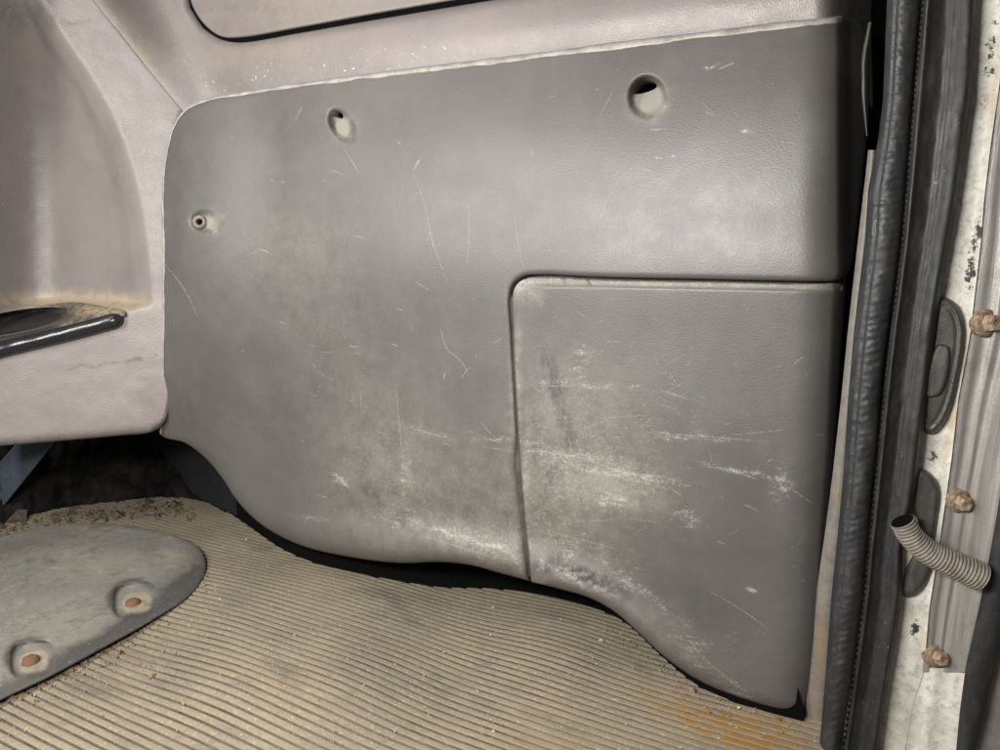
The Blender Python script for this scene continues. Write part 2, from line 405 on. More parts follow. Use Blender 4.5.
outer = [(163, 299), (163, 250), (162, 200), (165, 160), (172, 130), (185, 110), (205, 100), (235, 94), (330, 80), (500, 59), (700, 34), (800, 22), (838, 18), (860, 22), (868, 40), (869, 100), (862, 180), (853, 255), (849, 272)]
bottomL = [(529.5, 581), (500, 573), (470, 565), (440, 562), (400, 563), (350, 557), (300, 545), (262, 525), (238, 502), (222, 478), (205, 458), (185, 443), (160, 434), (162, 380), (163, 300)]
oA = smooth_line(outer, 2.2); oB = smooth_line(hatchTL, 2.0); oC = smooth_line(bottomL, 2.2)
outline_main = np.concatenate([oA, oB, oC[1:-1], ])
def ring_pts(cx, cy, rx, ry, ang, n=26, ks=np.linspace(.05, 1.25, 16)):
    o = []; c, s = math.cos(ang), math.sin(ang)
    for k in ks:
        for i in range(n):
            a = 2*math.pi*(i+.5*(int(k*100) % 2))/n; u = rx*k*math.cos(a); v = ry*k*math.sin(a); o.append((cx+u*c-v*s, cy+u*s+v*c))
    return o
extra = np.array(ring_pts(647, 97, 20, 23, 0)+ring_pts(342, 126, 21, 12.5, math.radians(58))+ring_pts(206, 222, 18, 13, .1))
def lens(cx, cy, rx, ry, ang, n=24):
    c, s = math.cos(ang), math.sin(ang); o = []
    for i in range(n):
        a = 2*math.pi*i/n; u = rx*math.cos(a); v = ry*math.sin(a)
        if v > 0: v *= .35
        o.append((cx+u*c-v*s, cy+u*s+v*c))
    return np.array(o)
holes = [lens(645, 89.5, 12.5, 9, -.28), lens(336, 115.5, 7.5, 5, .35)]

# wear marks: (x, y, rx, ry, angle, strength)
CH = [(582, 352, 12, 10, 0, .6), (578, 372, 11, 7, 0, .5), (611, 499, 17, 8, .2, .85), (600, 472, 50, 5, .15, .45), (655, 478, 45, 5, .15, .5), (560, 455, 45, 6, .1, .45), (690, 518, 14, 8, .3, .6),
      (782, 486, 11, 18, .2, .7), (740, 472, 32, 3.5, .2, .75), (700, 438, 60, 3, .04, .5), (575, 384, 50, 4, .06, .5), (660, 392, 30, 3, .15, .45),
      (735, 690, 30, 9, .3, .6), (690, 650, 14, 26, -.6, .5), (480, 543, 40, 4, .32, .45), (445, 530, 30, 5, .3, .4), (500, 548, 18, 5, .3, .7), (340, 481, 11, 4, .5, .8),
      (312, 519, 22, 3, .1, .6), (665, 157, 12, 2.5, 0, .9), (745, 132, 7, 3, .2, 1.0), (712, 66, 14, 1.6, -.35, 1.0), (400, 520, 30, 14, .2, .35), (640, 590, 40, 7, .6, .55), (585, 585, 48, 5, .35, .55),
      (500, 440, 40, 3, .05, .55), (420, 430, 30, 5, .3, .45), (405, 470, 6, 26, 0, .5), (545, 395, 10, 60, 0, .15), (640, 450, 150, 30, .05, .16), (600, 560, 60, 20, .4, .3), (720, 640, 60, 30, .5, .25), (600, 430, 70, 60, 0, .2), (660, 530, 60, 40, 0, .18), (800, 560, 6, 50, 0, .3), (752, 590, 6, 3, 0, .9),
      (345, 135, 5, 3, .6, .2), (240, 420, 30, 30, 0, .15), (800, 340, 8, 60, 0, .18), (520, 283, 10, 5, -.5, .8), (565, 560, 12, 20, 0, .45), (380, 480, 60, 50, 0, .16), (470, 500, 60, 30, 0, .2)]
DI = [(600, 440, 90, 80, .1, .5), (560, 540, 60, 40, .3, .6), (440, 500, 110, 60, .1, .5), (600, 480, 60, 25, .1, .7), (640, 620, 80, 25, .6, .5), (330, 300, 60, 140, 0, .2), (240, 230, 60, 40, 0, .2), (380, 450, 60, 90, 0, .35), (480, 545, 60, 18, .3, .7),
      (525, 292, 16, 12, 0, .9), (516, 380, 5, 70, .03, .7), (524, 500, 5, 70, .05, .6), (343, 128, 9, 11, 0, 3), (648, 101, 14, 15, 0, 3.5), (209, 222, 12, 8, 0, 1.8), (620, 490, 40, 20, .3, .6), (560, 400, 40, 50, 0, .4), (280, 260, 60, 60, 0, .2), (850, 60, 20, 20, 0, .4)]
DK = [(548, 370, 8, 26, -.25, .9), (560, 405, 7, 40, -.22, .75), (572, 440, 6, 16, 0, .7), (582, 575, 46, 6, .36, 1.8), (548, 568, 14, 5, .2, 1.6), (618, 592, 16, 5, .7, 1.2), (560, 560, 15, 8, .4, .7), (662, 157, 14, 4, 0, .6), (400, 130, 7, 9, 0, .45), (640, 500, 14, 5, .7, .4), (620, 480, 5, 4, 0, .5),
      (455, 375, 30, 20, .2, .3), (350, 300, 30, 25, .2, .3), (690, 570, 60, 70, 0, .12), (370, 495, 8, 14, 0, .5), (330, 390, 25, 35, 0, .25), (180, 410, 15, 25, 0, .4), (280, 130, 50, 20, 0, .25), (385, 200, 30, 35, 0, .15)]
def paint(x, y, marks):
    w = np.zeros(x.shape); xx = x+(fbm(x/9., y/9.)-.5)*9; yy = y+(fbm(x/9.+40, y/9.)-.5)*9
    for cx, cy, rx, ry, a, s in marks:
        c, sn = math.cos(a), math.sin(a); u = ((xx-cx)*c+(yy-cy)*sn)/rx; v = (-(xx-cx)*sn+(yy-cy)*c)/ry
        w += s*np.exp(-(u*u+v*v)**1.2*.9)
    return w
def wear(V2, add=None):
    x, y = V2[:, 0], V2[:, 1]
    A = np.stack([paint(x, y, CH), paint(x, y, DI), paint(x, y, DK)], 1)
    return np.clip(A, 0, 3.5)

def surf(pts, relief_fn, dist):
    x, y = pts[:, 0], pts[:, 1]; P, r = hit(x, y, (0, 0, 0), (0, 1, 0))
    return P+r/np.linalg.norm(r, axis=1)[:, None]*(relief_fn(x, y, np.full(x.shape, dist))-.0004)[:, None]
def slivers(lines, relief_fn):
    V = []; Fc = []
    for pts, w in lines:
        L = smooth_line(pts, 3.0) if len(pts) > 2 else np.array([np.array(pts[0])+(np.array(pts[1])-np.array(pts[0]))*k for k in np.linspace(0, 1, max(3, int(np.hypot(*(np.array(pts[1])-np.array(pts[0])))/3)))])
        t = np.gradient(L, axis=0); t /= np.linalg.norm(t, axis=1)[:, None]+1e-9; nn = np.stack([-t[:, 1], t[:, 0]], 1)
        k = np.sin(np.linspace(0, np.pi, len(L)))**.5*(.6+.8*RNG.random(len(L)))*w/2
        jit = (RNG.random(len(L))-.5)[:, None]*.5*nn
        a = surf(L+jit+nn*k[:, None], relief_fn, 50); b = surf(L+jit-nn*k[:, None], relief_fn, 50)
        s = len(V); V += list(a)+list(b); n = len(L)
        Fc += [(s+i, s+i+1, s+n+i+1, s+n+i) for i in range(n-1)]
    return V, Fc
SC_MAIN = [([(412, 170), (425, 205), (432, 240), (440, 262), (448, 285)], 1.0), ([(413, 172), (421, 157)], 2.0), ([(396, 139), (402, 147)], 1.8), ([(469, 198), (469, 235), (467, 266)], 1.0), ([(163, 262), (185, 290), (198, 318)], 1.0),
           ([(253, 251), (262, 250), (275, 256)], 1.2), ([(440, 328), (448, 350), (462, 362), (470, 380)], 1.0), ([(446, 370), (443, 380)], 1.5), ([(530, 150), (534, 156)], 1.2), ([(514, 205), (517, 235), (524, 270)], .8), ([(343, 147), (360, 174)], .9),
           ([(648, 130), (668, 129)], 1.4), ([(716, 70), (736, 62)], 2.0), ([(700, 110), (716, 117)], .9), ([(706, 108), (708, 116)], 1.4), ([(670, 96), (676, 103)], 1.2), ([(395, 380), (399, 420), (404, 470)], .8), ([(330, 480), (352, 487)], 1.5), ([(480, 446), (515, 452)], 1.0),
           ([(425, 433), (450, 438)], .9), ([(245, 255), (258, 252)], .9), ([(610, 225), (628, 232)], .8), ([(548, 97), (556, 96)], 1.6), ([(420, 535), (455, 546), (500, 560)], 1.2), ([(440, 528), (480, 540)], 1.6), ([(360, 390), (362, 410)], 1.2), ([(240, 350), (247, 352)], 1.3), ([(312, 363), (316, 368)], 1.6)]
SC_COV = [([(600, 476), (640, 482), (670, 490)], 1.4), ([(704, 466), (735, 472), (760, 480)], 1.8), ([(640, 432), (700, 436), (770, 442)], 1.0), ([(530, 450), (580, 458), (620, 470), (665, 478)], 1.3), ([(540, 386), (572, 386)], 1.4), ([(590, 387), (616, 389)], 1.6), ([(660, 390), (690, 400)], 1.2),
          ([(603, 418), (650, 415)], .9), ([(655, 415), (640, 428)], .8), ([(700, 360), (712, 359)], 1.5), ([(708, 590), (742, 610), (770, 630)], .8), ([(660, 480), (676, 492), (686, 499)], .8), ([(545, 530), (600, 545), (620, 550)], .9), ([(700, 655), (720, 672), (742, 690)], 1.2),
          ([(775, 475), (790, 500)], 1.5), ([(750, 590), (758, 591)], 2.4), ([(715, 540), (727, 545)], .9), ([(690, 640), (700, 655)], 1.2), ([(540, 300), (546, 306)], .8), ([(575, 310), (590, 320)], .7), ([(730, 435), (785, 430)], .8), ([(745, 505), (760, 512)], 1.0)]
def rand_lines(n, box, fn, wl=(.5, 1.1)):
    o = []
    while len(o) < n:
        x = random.uniform(box[0], box[2]); y = random.uniform(box[1], box[3])
        if not fn(x, y): continue
        a = random.gauss(.15, .5) if random.random() < .7 else random.uniform(0, 3.14); l = random.expovariate(1/7.)+2.5; l = min(l, 30)
        o.append(([(x, y), (x+l*.5*math.cos(a)+random.uniform(-1, 1), y+l*.5*math.sin(a)+random.uniform(-1, 1)), (x+l*math.cos(a), y+l*math.sin(a))], random.uniform(*wl)))
    return o
main_ok = lambda x, y: x > 185 and (y > ptop(x)+14) and not (x > 500 and y > 262) and y < np.interp(x, [185, 240, 300, 400, 520], [420, 470, 520, 540, 550])
SC_MAIN += rand_lines(30, (185, 60, 830, 540), main_ok)+rand_lines(45, (300, 340, 505, 548), main_ok)
cov_ok = lambda x, y: 522 < x < 815 and 292 < y < np.interp(x, [522, 600, 650, 700, 815], [560, 590, 625, 665, 690])
SC_COV += rand_lines(35, (520, 290, 815, 690), cov_ok)+rand_lines(80, (525, 340, 790, 540), cov_ok)

base = atY(np.array([520.]), np.array([640.]), 0)[0]; base[2] = 0
panel = empty('side_trim', base, 'scuffed dark grey moulded plastic side panel with three screw recesses, above the ribbed floor', 'trim panel')
P, Fc, V2 = sheet(outline_main, (0, 0, 0), (0, 1, 0), panel_relief, 1.9, rings=(.8, 1.8, 3, 4.5, 6.5, 9), extra=extra, holes=holes, skirt=.012)
W = wear(V2); nS = len(P); sv, sf = slivers(SC_MAIN, panel_relief)
link_mesh('panel_body', np.concatenate([P, sv]), list(Fc)+[tuple(i+nS for i in f) for f in sf], [M['panel'], M['scar']], panel,
          midx=[0]*len(Fc)+[1]*len(sf), attrs=np.concatenate([W, np.zeros((len(sv), 3))]))
hc = [(833, 283.5), (820, 284), (700, 282), (600, 280), (545, 277.5), (526, 278.5), (516.5, 285), (512.5, 297), (513.5, 330), (517, 400), (522, 480), (528, 545), (531.3, 582)]
hcb = [(531.3, 582), (560, 589), (590, 598), (615, 612), (640, 634), (665, 657), (700, 681), (745, 700), (790, 712.5), (803, 711), (810, 695), (818, 640), (826, 560), (834, 450), (840, 360), (844, 300), (844, 284)]
cov_out = np.concatenate([smooth_line(hc, 2.)[:], smooth_line(hcb, 2.2)[1:]])
P, Fc, V2 = sheet(cov_out, (0, 0, 0), (0, 1, 0), cover_relief, 1.9, rings=(.8, 1.8, 3, 4.5, 6.5, 9), skirt=.012)
W = wear(V2); topband = (1-ss(4, 7, V2[:, 1]-np.interp(V2[:, 0], [510, 530, 835], [290, 279, 285])))*(V2[:, 0] < 834)
W[:, 1] = np.maximum(W[:, 1], topband*1.1)
nS = len(P); sv, sf = slivers(SC_COV, cover_relief)
cov = link_mesh('access_cover', np.concatenate([P, sv]), list(Fc)+[tuple(i+nS for i in f) for f in sf], [M['panel'], M['scar']], panel,
                midx=[0]*len(Fc)+[1]*len(sf), attrs=np.concatenate([W, np.zeros((len(sv), 3))]))
# backing flange behind the cover gap
bl = smooth_line([(846, 268), (700, 270), (545, 266), (512, 270), (502, 285), (503, 340), (508, 440), (520, 572), (535, 576), (545, 560), (536, 440), (526, 330), (527, 300), (535, 292), (600, 292), (700, 294), (846, 296)], 4)
P, Fc, V2 = sheet(np.array(bl), (0, .012, 0), (0, 1, 0), lambda x, y, d: panel_base(x, y)-.0098*ss(540, 520, x)*ss(285, 300, y), 4, rings=())
link_mesh('cover_flange', P, Fc, M['groove'], panel)
# pale worn lip round the top and left edge
lt = smooth_line([(160, 434), (162, 380), (163, 250), (162, 200), (165, 160), (172, 130), (185, 110), (205, 100), (235, 94), (330, 80), (500, 59), (700, 34), (800, 22), (842, 18)], 2.)
tt = np.gradient(lt, axis=0); tt /= np.linalg.norm(tt, axis=1)[:, None]; nn = np.stack([-tt[:, 1], tt[:, 0]], 1)
arc = np.cumsum(np.r_[0, np.linalg.norm(np.diff(lt, axis=0), axis=1)])
wd = np.interp(lt[:, 0], [160, 170, 200, 330, 600, 842], [1.4, 1.8, 2.4, 4.2, 6, 6.5])*(lt[:, 1] < 180)+1.9*(lt[:, 1] >= 180)
wd = wd*(.6+.8*fbm(arc/22., arc*0+1)); oo = (fbm(arc/14., arc*0+9)-.5)*.9
rows = []
for k, (s, lift) in enumerate(((-.35, .016), (-.2, .0005), (.1, -.0012), (.5, -.0014), (.8, -.0009), (1., .002))):
    q = lt+nn*(s*wd+(oo if s < 0 else 0))[:, None]
    Pq, r = hit(q[:, 0], q[:, 1], (0, 0, 0), (0, 1, 0)); rows.append(Pq+r/np.linalg.norm(r, axis=1)[:, None]*(panel_base(q[:, 0], q[:, 1])+lift+.001)[:, None])
n = len(lt); V = np.concatenate(rows); Fc = [(k*n+i, k*n+i+1, (k+1)*n+i+1, (k+1)*n+i) for k in range(5) for i in range(n-1)]
link_mesh('edge_lip', V, Fc, M['lip'], panel)

def rot_to(d):
    return Vector(d).to_track_quat('Z', 'Y').to_matrix()
def bm_obj(name, build, mat, center, axis, parent=None, smooth=True):
    bm = bmesh.new(); build(bm); R = np.array(rot_to(axis))
    V = [np.array(v.co) @ R.T+center for v in bm.verts]; bm.verts.index_update()
    Fc = [tuple(v.index for v in f.verts) for f in bm.faces]; bm.free()
    return link_mesh(name, V, Fc, mat, parent, smooth=smooth)
def lathe(bm, prof, n=24, wob=0.0, hexn=None):
    rings = []
    for r, z in prof:
        rings.append([bm.verts.new((r*math.cos(2*math.pi*i/n)*(1+random.uniform(-wob, wob)), r*math.sin(2*math.pi*i/n)*(1+random.uniform(-wob, wob)), z+random.uniform(-wob, wob)*r)) for i in range(n)])
    for a, b in zip(rings, rings[1:]):
        for i in range(n): bm.faces.new((a[i], a[(i+1) % n], b[(i+1) % n], b[i]))
    bm.faces.new(rings[-1])
def toward(p, dx=0, dy=0):
    q = CAM-p+np.array([dx, 0, dy]); return q/np.linalg.norm(q)
# screw in the left recess
sp_, r_ = hit(np.array([200.]), np.array([222.]), (0, 0, 0), (0, 1, 0)); c = sp_[0]+r_[0]/np.linalg.norm(r_[0])*(panel_base(np.array([200.]), np.array([222.]))[0]-.004)
bm_obj('screw', lambda bm: lathe(bm, [(.0062, -.004), (.0064, .001), (.0058, .0026), (.004, .0034), (.0032, .003), (.0028, -.001), (.0005, -.0015)], 20, .03), M['conduit'], c, (.55, -.83, .1), panel)
bm_obj('screw_socket', lambda bm: lathe(bm, [(.0028, 0), (.0026, .0006), (.0003, .0008)], 6), M['dark'], c+np.array([.55, -.83, .1])*.0008, (.55, -.83, .1), panel)

# ------------------------------------------------------------------ upper trim
def box_relief_noise(x, y, a=.003, s=80.): return (fbm(x/s+5, y/s+9)-.5)*a
qn = np.array([.60, -.80, .05]); Q0 = atY(np.array([163.]), np.array([300.]), -.003)[0]
UP0 = (0, .038, .45)
def upper_base(x, y):
    a = ptop(x)-y                                  # px above the panel's top edge
    off = .0015+.00016*a                          # leans back
    off += .016*ss(30, -2, a)*0
    off -= .008*np.exp(-((a-34)/26.)**2)           # soft rolled shoulder between inset and panel
    off += .00004*np.clip(x-815, 0, 80)**2
    off += box_relief_noise(x, y)
    return off
inset = [(178, -80), (184, -20), (190, 8), (203, 28), (220, 39), (240, 42.5), (300, 32), (380, 18.5), (480, 1.5), (600, -18), (700, -35), (900, -70), (900, -90), (178, -90)]
ins = smooth_line(inset, 3, closed=True)
up_out = smooth_line([(176, 126), (160, 106), (126, 68), (94, 28), (72, 0), (36, -50), (30, -75)], 3)
up_out = np.concatenate([up_out, smooth_line([(178, -75), (184, -20), (190, 8), (203, 28), (220, 39), (240, 42.5), (300, 33), (380, 19), (480, 2), (600, -18), (700, -35), (800, -55)], 3),
                         smooth_line([(885, -55), (884, 0), (880, 40), (876, 80), (872, 110)], 4), smooth_line([(872, 110), (840, 40), (700, 50), (500, 76), (330, 97), (235, 112), (200, 126)], 4)[1:]])
def upper_relief(x, y, d):
    dsm = segdist(x, y, np.array([(184, 106), (150, 68), (118, 28), (96, 0), (60, -50)]), False)
    sd = np.interp(y, [-50, 0, 28, 68, 106], [60, 96, 118, 150, 184]); dsm = np.where(x < sd, 0, dsm)
    wq = ss(70, 0, dsm)
    A1, _ = hit(x, y, UP0, (0, 1, 0)); A2, _ = hit(x, y, Q0, qn)
    tgt = np.linalg.norm(A2-CAM, axis=1)-np.linalg.norm(A1-CAM, axis=1)+.0012
    return upper_shape(x, y, d)*(1-wq)+tgt*wq
def upper_shape(x, y, d):
    dseam = segdist(x, y, np.array([(184, 106), (150, 68), (118, 28), (96, 0), (60, -50)]), False)
    dins = segdist(x, y, np.array(inset[:12]), False)
    return upper_base(x, y)-.0*x+.010*np.clip(1-dins/9, 0, 1)**2+.0*d
ub = atY(np.array([400.]), np.array([60.]), .012)[0]
upper = empty('wall_trim', ub, 'pinkish grey upper wall trim with a recessed lid, above the dark grey side panel', 'wall trim')
P, Fc, V2 = sheet(up_out, UP0, (0, 1, 0), upper_relief, 3.2, rings=(1, 2.2, 4, 6), skirt=.01)
def trim_wear_shading(V2, ch, tan, dk): return np.clip(np.stack([paint(V2[:, 0], V2[:, 1], q) for q in (ch, tan, dk)], 1), 0, 1.3)  # wear marks together with painted shade and highlights
link_mesh('trim_body', P, Fc, M['trim'], upper, attrs=trim_wear_shading(V2, [(300, 70, 120, 14, -.15, .9), (230, 85, 30, 12, -.2, .6), (400, 60, 100, 10, -.13, .6)], [(260, 50, 70, 12, -.15, .25), (140, 50, 10, 60, -.6, .35), (600, 30, 200, 6, -.13, .2)],
          [(185, 60, 12, 30, -.6, .25), (210, 80, 20, 10, 0, .2), (130, 35, 5, 60, -.65, .3), (862, 20, 22, 40, 0, .8)]))  # last patch paints the shade at the receding right end
lid_out = smooth_line([(182, -80), (187, -20), (193, 7), (205.5, 25.5), (221, 36.3), (240, 37), (300, 27), (380, 12.5), (480, -4.5), (600, -25), (700, -42), (760, -80)], 3, closed=True)
P, Fc, V2 = sheet(lid_out, UP0, (0, 1, 0), lambda x, y, d: upper_base(x, y)+.004+.004*ss(30, 70, x-160)*0+roll(d, 5, .003), 3.2, skirt=.008)
link_mesh('recessed_lid', P, Fc, M['trim'], upper, attrs=trim_wear_shading(V2, [], [(300, 10, 60, 12, -.15, .3)], [(260, 20, 50, 10, -.15, .2), (250, 8, 60, 5, 0, .2)]))
P, Fc, V2 = sheet(smooth_line([(170, -85), (176, -10), (190, 25), (225, 50), (300, 42), (480, 12), (700, -25), (800, -85)], 6, closed=True), (0, .045, .45), (0, 1, 0), lambda x, y, d: upper_base(x, y), 8, rings=())
link_mesh('lid_cavity', P, Fc, M['dark'], upper)

# ------------------------------------------------------------------ pillar trim with cup tray
def hitQ(x, y): return hit(x, y, Q0, qn)
redge = smooth_line([(8, -90), (20, -20), (42, 28), (72, 72), (98, 120), (117, 172), (128, 225), (133, 270), (136, 300)], 3)
def pillar_relief(x, y, d):
    xe = np.interp(y, redge[:, 1], redge[:, 0]); a = xe-x         # px to the left of the recess edge
    zone = ss(322, 296, y+.0*x+(x-130)*.27+0)                      # above the tray line
    rec = ss(-20, 12, a)*.024+.0009*np.clip(a, 0, 300)
    q = np.clip(58-x-(150-y)*.03, 0, 200); rec = rec-.0024*q*q/(q+55)             # left wall turns back to the light
    low = ss(-8, 16, np.interp(x, [-100, 0, 130], [350, 322, 297])-y) # wall, above the shelf
    # shelf: from wall foot forwards to the tray front
    fr = np.interp(x, [-100, 0, 130, 140], [385, 352, 312, 308])
    bk = np.interp(x, [-100, 0, 70, 130, 140], [322, 300, 294, 300, 302])
    sh = 1-ss(0, 1, (y-bk)/(fr-bk))
    off = rec*sh
    off += box_relief_noise(x, y, .004, 60.)
    off += roll(np.clip(np.interp(x, [-80, 0, 60, 150, 163], [452, 446, 441, 433, 425])-y, 0, 99), 9, .010)
    off += roll(np.clip(segdist(x, y, np.array([(183, 108), (150, 68), (118, 28), (96, 0), (60, -50)]), False), 0, 99), 4, .003)
    return off
pil_out = np.concatenate([smooth_line([(182, 110), (148, 69), (116, 29), (94, 1), (58, -50), (50, -75)], 3), smooth_line([(-90, -75), (-90, 200), (-90, 452)], 6),
                          smooth_line([(-90, 452), (0, 446), (60, 441), (120, 435.5), (150, 432), (160, 424), (166, 405), (170, 300), (168, 200), (170, 160), (176, 128)], 3)[1:]])
pb = Q0.copy(); pb[2] = .12
pillar = empty('corner_trim', pb, 'pinkish grey moulded corner trim with niche and black cup tray, left of dark panel', 'corner trim')
th = np.linspace(0, 2*np.pi, 60, endpoint=False); cuph = np.stack([8+66*np.cos(th), 323-(66*np.cos(th))*.17+11.5*np.sin(th)], 1)
P, Fc, V2 = sheet(pil_out, Q0, qn, pillar_relief, 2.6, rings=(1, 2.2, 4, 6), skirt=.004, holes=[cuph])
link_mesh('trim_body', P, Fc, M['trim'], pillar, attrs=trim_wear_shading(V2, [(150, 150, 8, 80, 0, .3), (10, 150, 20, 120, 0, .3)], [(60, 299, 75, 7, .0, 1.2), (100, 303, 40, 6, .1, 1.0), (60, 310, 80, 8, -.1, .6)],  # pale specks paint the highlights of the niche's left wall and rounded edge
          [(118, 165, 6, 60, -.2, .2), (105, 363, 40, 1.6, -.12, .8), (137, 360, 6, 2, -.2, .7), (60, 25, 10, 30, -.7, .3), (75, 22, 18, 1.4, 0, .7), (156, 355, 2, 2, 0, .9), (40, 440, 120, 5, -.08, .5), (150, 400, 14, 20, 0, .3), (12, 14, 30, 16, .3, .55), (115, 220, 8, 50, 0, .12), (90, 120, 10, 50, -.4, .2)]))  # the patch in the top left corner is painted shade above the niche
def tray_pt(x, y, lift):
    x = np.atleast_1d(np.asarray(x, float)); y = np.atleast_1d(np.asarray(y, float)); P, r = hitQ(x, y)
    return P+r/np.linalg.norm(r, axis=1)[:, None]*(pillar_relief(x, y, x*0+50)-lift)[:, None]
tray = empty('cup_tray', tray_pt(60, 330, 0)[0], None, None); tray.parent = pillar; tray.location = Vector(tray["_base"])-Vector(pillar["_base"])
# front rail: rounded bar from off-frame left to rounded tip
def tube(path3, radii, n=14, flat=1.0, upv=(0, 0, 1)):
    V = []; Fc = []; P_ = np.array(path3); T = np.gradient(P_, axis=0)
    for i, (p, r) in enumerate(zip(P_, radii)):
        t = T[i]/np.linalg.norm(T[i]); s = np.cross(t, np.array(upv)); s /= np.linalg.norm(s); u = np.cross(s, t)
        for k in range(n):
            a = 2*math.pi*k/n; V.append(p+s*r*math.cos(a)*flat+u*r*math.sin(a))
    for i in range(len(P_)-1):
        for k in range(n): Fc.append((i*n+k, i*n+(k+1) % n, (i+1)*n+(k+1) % n, (i+1)*n+k))
    Fc.append(tuple(range(n-1, -1, -1))); Fc.append(tuple((len(P_)-1)*n+k for k in range(n)))
    return V, Fc
rl = smooth_line([(-90, 378), (0, 350), (40, 340), (80, 330), (110, 322), (123, 318)], 2.)
pth = np.array([tray_pt(a, b, .003)[0] for a, b in rl]); rad = np.full(len(pth), .0078); 
for k in range(6): rad[-1-k] = .0078*math.sqrt(max(.05, 1-(1-k/6.)**2))
V, Fc = tube(pth, rad, 16, 1.0); link_mesh('tray_rail', V, Fc, M['black'], tray)
# tray top with elliptical cup bowl
def tray_relief(x, y, d):
    off = pillar_relief(x, y, d)-.0035
    u = (x-8)/72.; v = ((y-323)+(x-8)*.17)/13.; q = np.sqrt(u*u+v*v)
    off += .035*(1-ss(.70, .96, q)); off -= .0015*np.exp(-((q-1.08)/.1)**2)
    return off+roll(d, 3, .003)
to = smooth_line([(-90, 372), (-90, 335), (-40, 322), (0, 313.5), (40, 306), (72, 302), (100, 305.5), (126, 311.5), (127, 316), (110, 322), (60, 335), (0, 350)], 2.2, closed=True)
P, Fc, V2 = sheet(to, Q0, qn, tray_relief, 1.5, rings=(1, 2.2))
tb = NT('dusty_black_plastic'); A_ = tb.attr(); tb.fin(tb.mix(tb.math('MULTIPLY', A_[1], tb.rng(tb.noise(150, 6, .75), .35, .6, .1, 1)), (.03, .03, .03), (.36, .29, .19)), .45, tb.bump(tb.noise(500, 3, .6), .0004, .5))
link_mesh('cup_bowl', P, Fc, tb.m, tray, attrs=trim_wear_shading(V2, [], [(100, 310, 26, 7, .0, 1.3), (40, 306, 60, 3, -.12, .5), (70, 325, 14, 5, -.3, .6)], []))

# ------------------------------------------------------------------ floor
pr = .0068
xs = np.arange(-1.9, .32, .010); 
frac = np.array([0, .12, .24, .31, .36, .41, .64, .69, .76, .88]); prof = np.array([0, .0, .0, -.0004, -.0012, -.0016, -.0016, -.0012, -.0004, 0.])
frac = np.array([0, .25, .5, .60, .65, .69, .81, .85, .90, .95]); prof = np.array([0, .0001, 0, -.0002, -.0009, -.0015, -.0015, -.0009, -.0002, 0.])
gr = np.array([0, 0, .0, .25, 1, 1, 1, 1, .25, 0])
nr = int((.50+.42)/pr); ys = (-.42+pr*np.arange(nr)[:, None]+frac[None]*pr).ravel(); gz = np.tile(prof, nr); gg = np.tile(gr, nr)
X, Y = np.meshgrid(xs, ys); G = np.repeat(gg[:, None], len(xs), 1); Z = np.repeat(gz[:, None], len(xs), 1)
px, py = project(np.stack([X.ravel(), Y.ravel(), 0*X.ravel()], 1)); px = px.reshape(X.shape); py = py.reshape(X.shape)
bad = (X-CAM[0])*FWD[0]+(Y-CAM[1])*FWD[1] < .05; px[bad] = 0; py[bad] = 2000
hump = .009*ss(450, 330, px)*ss(120, 250, px)*ss(540, 600, py)*ss(760, 680, py)+.006*np.exp(-((px-560)/70)**2-((py-640)/40)**2)
Yw = Y+(fbm(X*4, Y*4)-.5)*.003+.006*np.exp(-((px-420)/50)**2-((py-640)/50)**2)
worn = ss(.42, .62, fbm(X*9+3, Y*9))
smoothz = np.clip(1-ss(170, 330, px)*1.0, 0, 1)*ss(580, 500, py)*.8          # dusty flat rear corner
rustz = np.clip(paint(px, py, [(750, 735, 50, 17, .15, 1.7), (690, 715, 45, 9, .35, .8), (700, 705, 50, 10, .3, .5), (790, 715, 14, 10, 0, .6), (282, 692, 7, 5, 0, .7), (540, 745, 60, 9, 0, .3)]), 0, 1.2)
flat = np.clip(1-.35*worn-smoothz-.5*ss(690, 760, px)*ss(690, 720, py), .12, 1)
Z = Z*flat+hump+(fbm(X*5, Y*5)-.5)*.0015
attr = np.stack([(G*(.35+.65*flat)).ravel(), rustz.ravel(), (fbm(X*14+9, Y*14)+paint(px, py, [(400, 620, 30, 9, .9, .5), (440, 640, 34, 10, .5, .4), (350, 640, 30, 10, .4, .3), (285, 675, 30, 16, .3, .45), (500, 700, 40, 12, .4, .35), (230, 600, 30, 14, .4, .4), (600, 700, 30, 10, .3, .3), (255, 545, 40, 10, .5, .5), (330, 590, 50, 9, .3, .4), (430, 604, 60, 9, .12, .45), (560, 622, 50, 9, .3, .5), (640, 665, 40, 9, .6, .5), (720, 712, 40, 7, .35, .5), (150, 660, 50, 14, -.4, .4), (360, 720, 50, 14, .4, .3), (560, 725, 60, 12, .3, .3), (100, 690, 60, 14, .4, .35), (700, 740, 30, 8, .2, .35)])).ravel()], 1)  # smears along the panel gap paint its soft shadow as well as dirt
R, C = X.shape; Vf = np.stack([X.ravel(), Yw.ravel(), Z.ravel()], 1)
Fc = [(i*C+j, i*C+j+1, (i+1)*C+j+1, (i+1)*C+j) for i in range(R-1) for j in range(C-1)]
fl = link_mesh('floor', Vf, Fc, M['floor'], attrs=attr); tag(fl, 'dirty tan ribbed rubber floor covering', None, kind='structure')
def floor_z(x, y):
    a, b = project(np.array([[x, y, 0]])); a, b = a[0], b[0]
    return float(.009*ss(450, 330, a)*ss(120, 250, a)*ss(540, 600, b)*ss(760, 680, b)+.006*np.exp(-((a-560)/70)**2-((b-640)/40)**2)+(fbm(np.array([x*5.]), np.array([y*5.]))[0]-.5)*.0015)

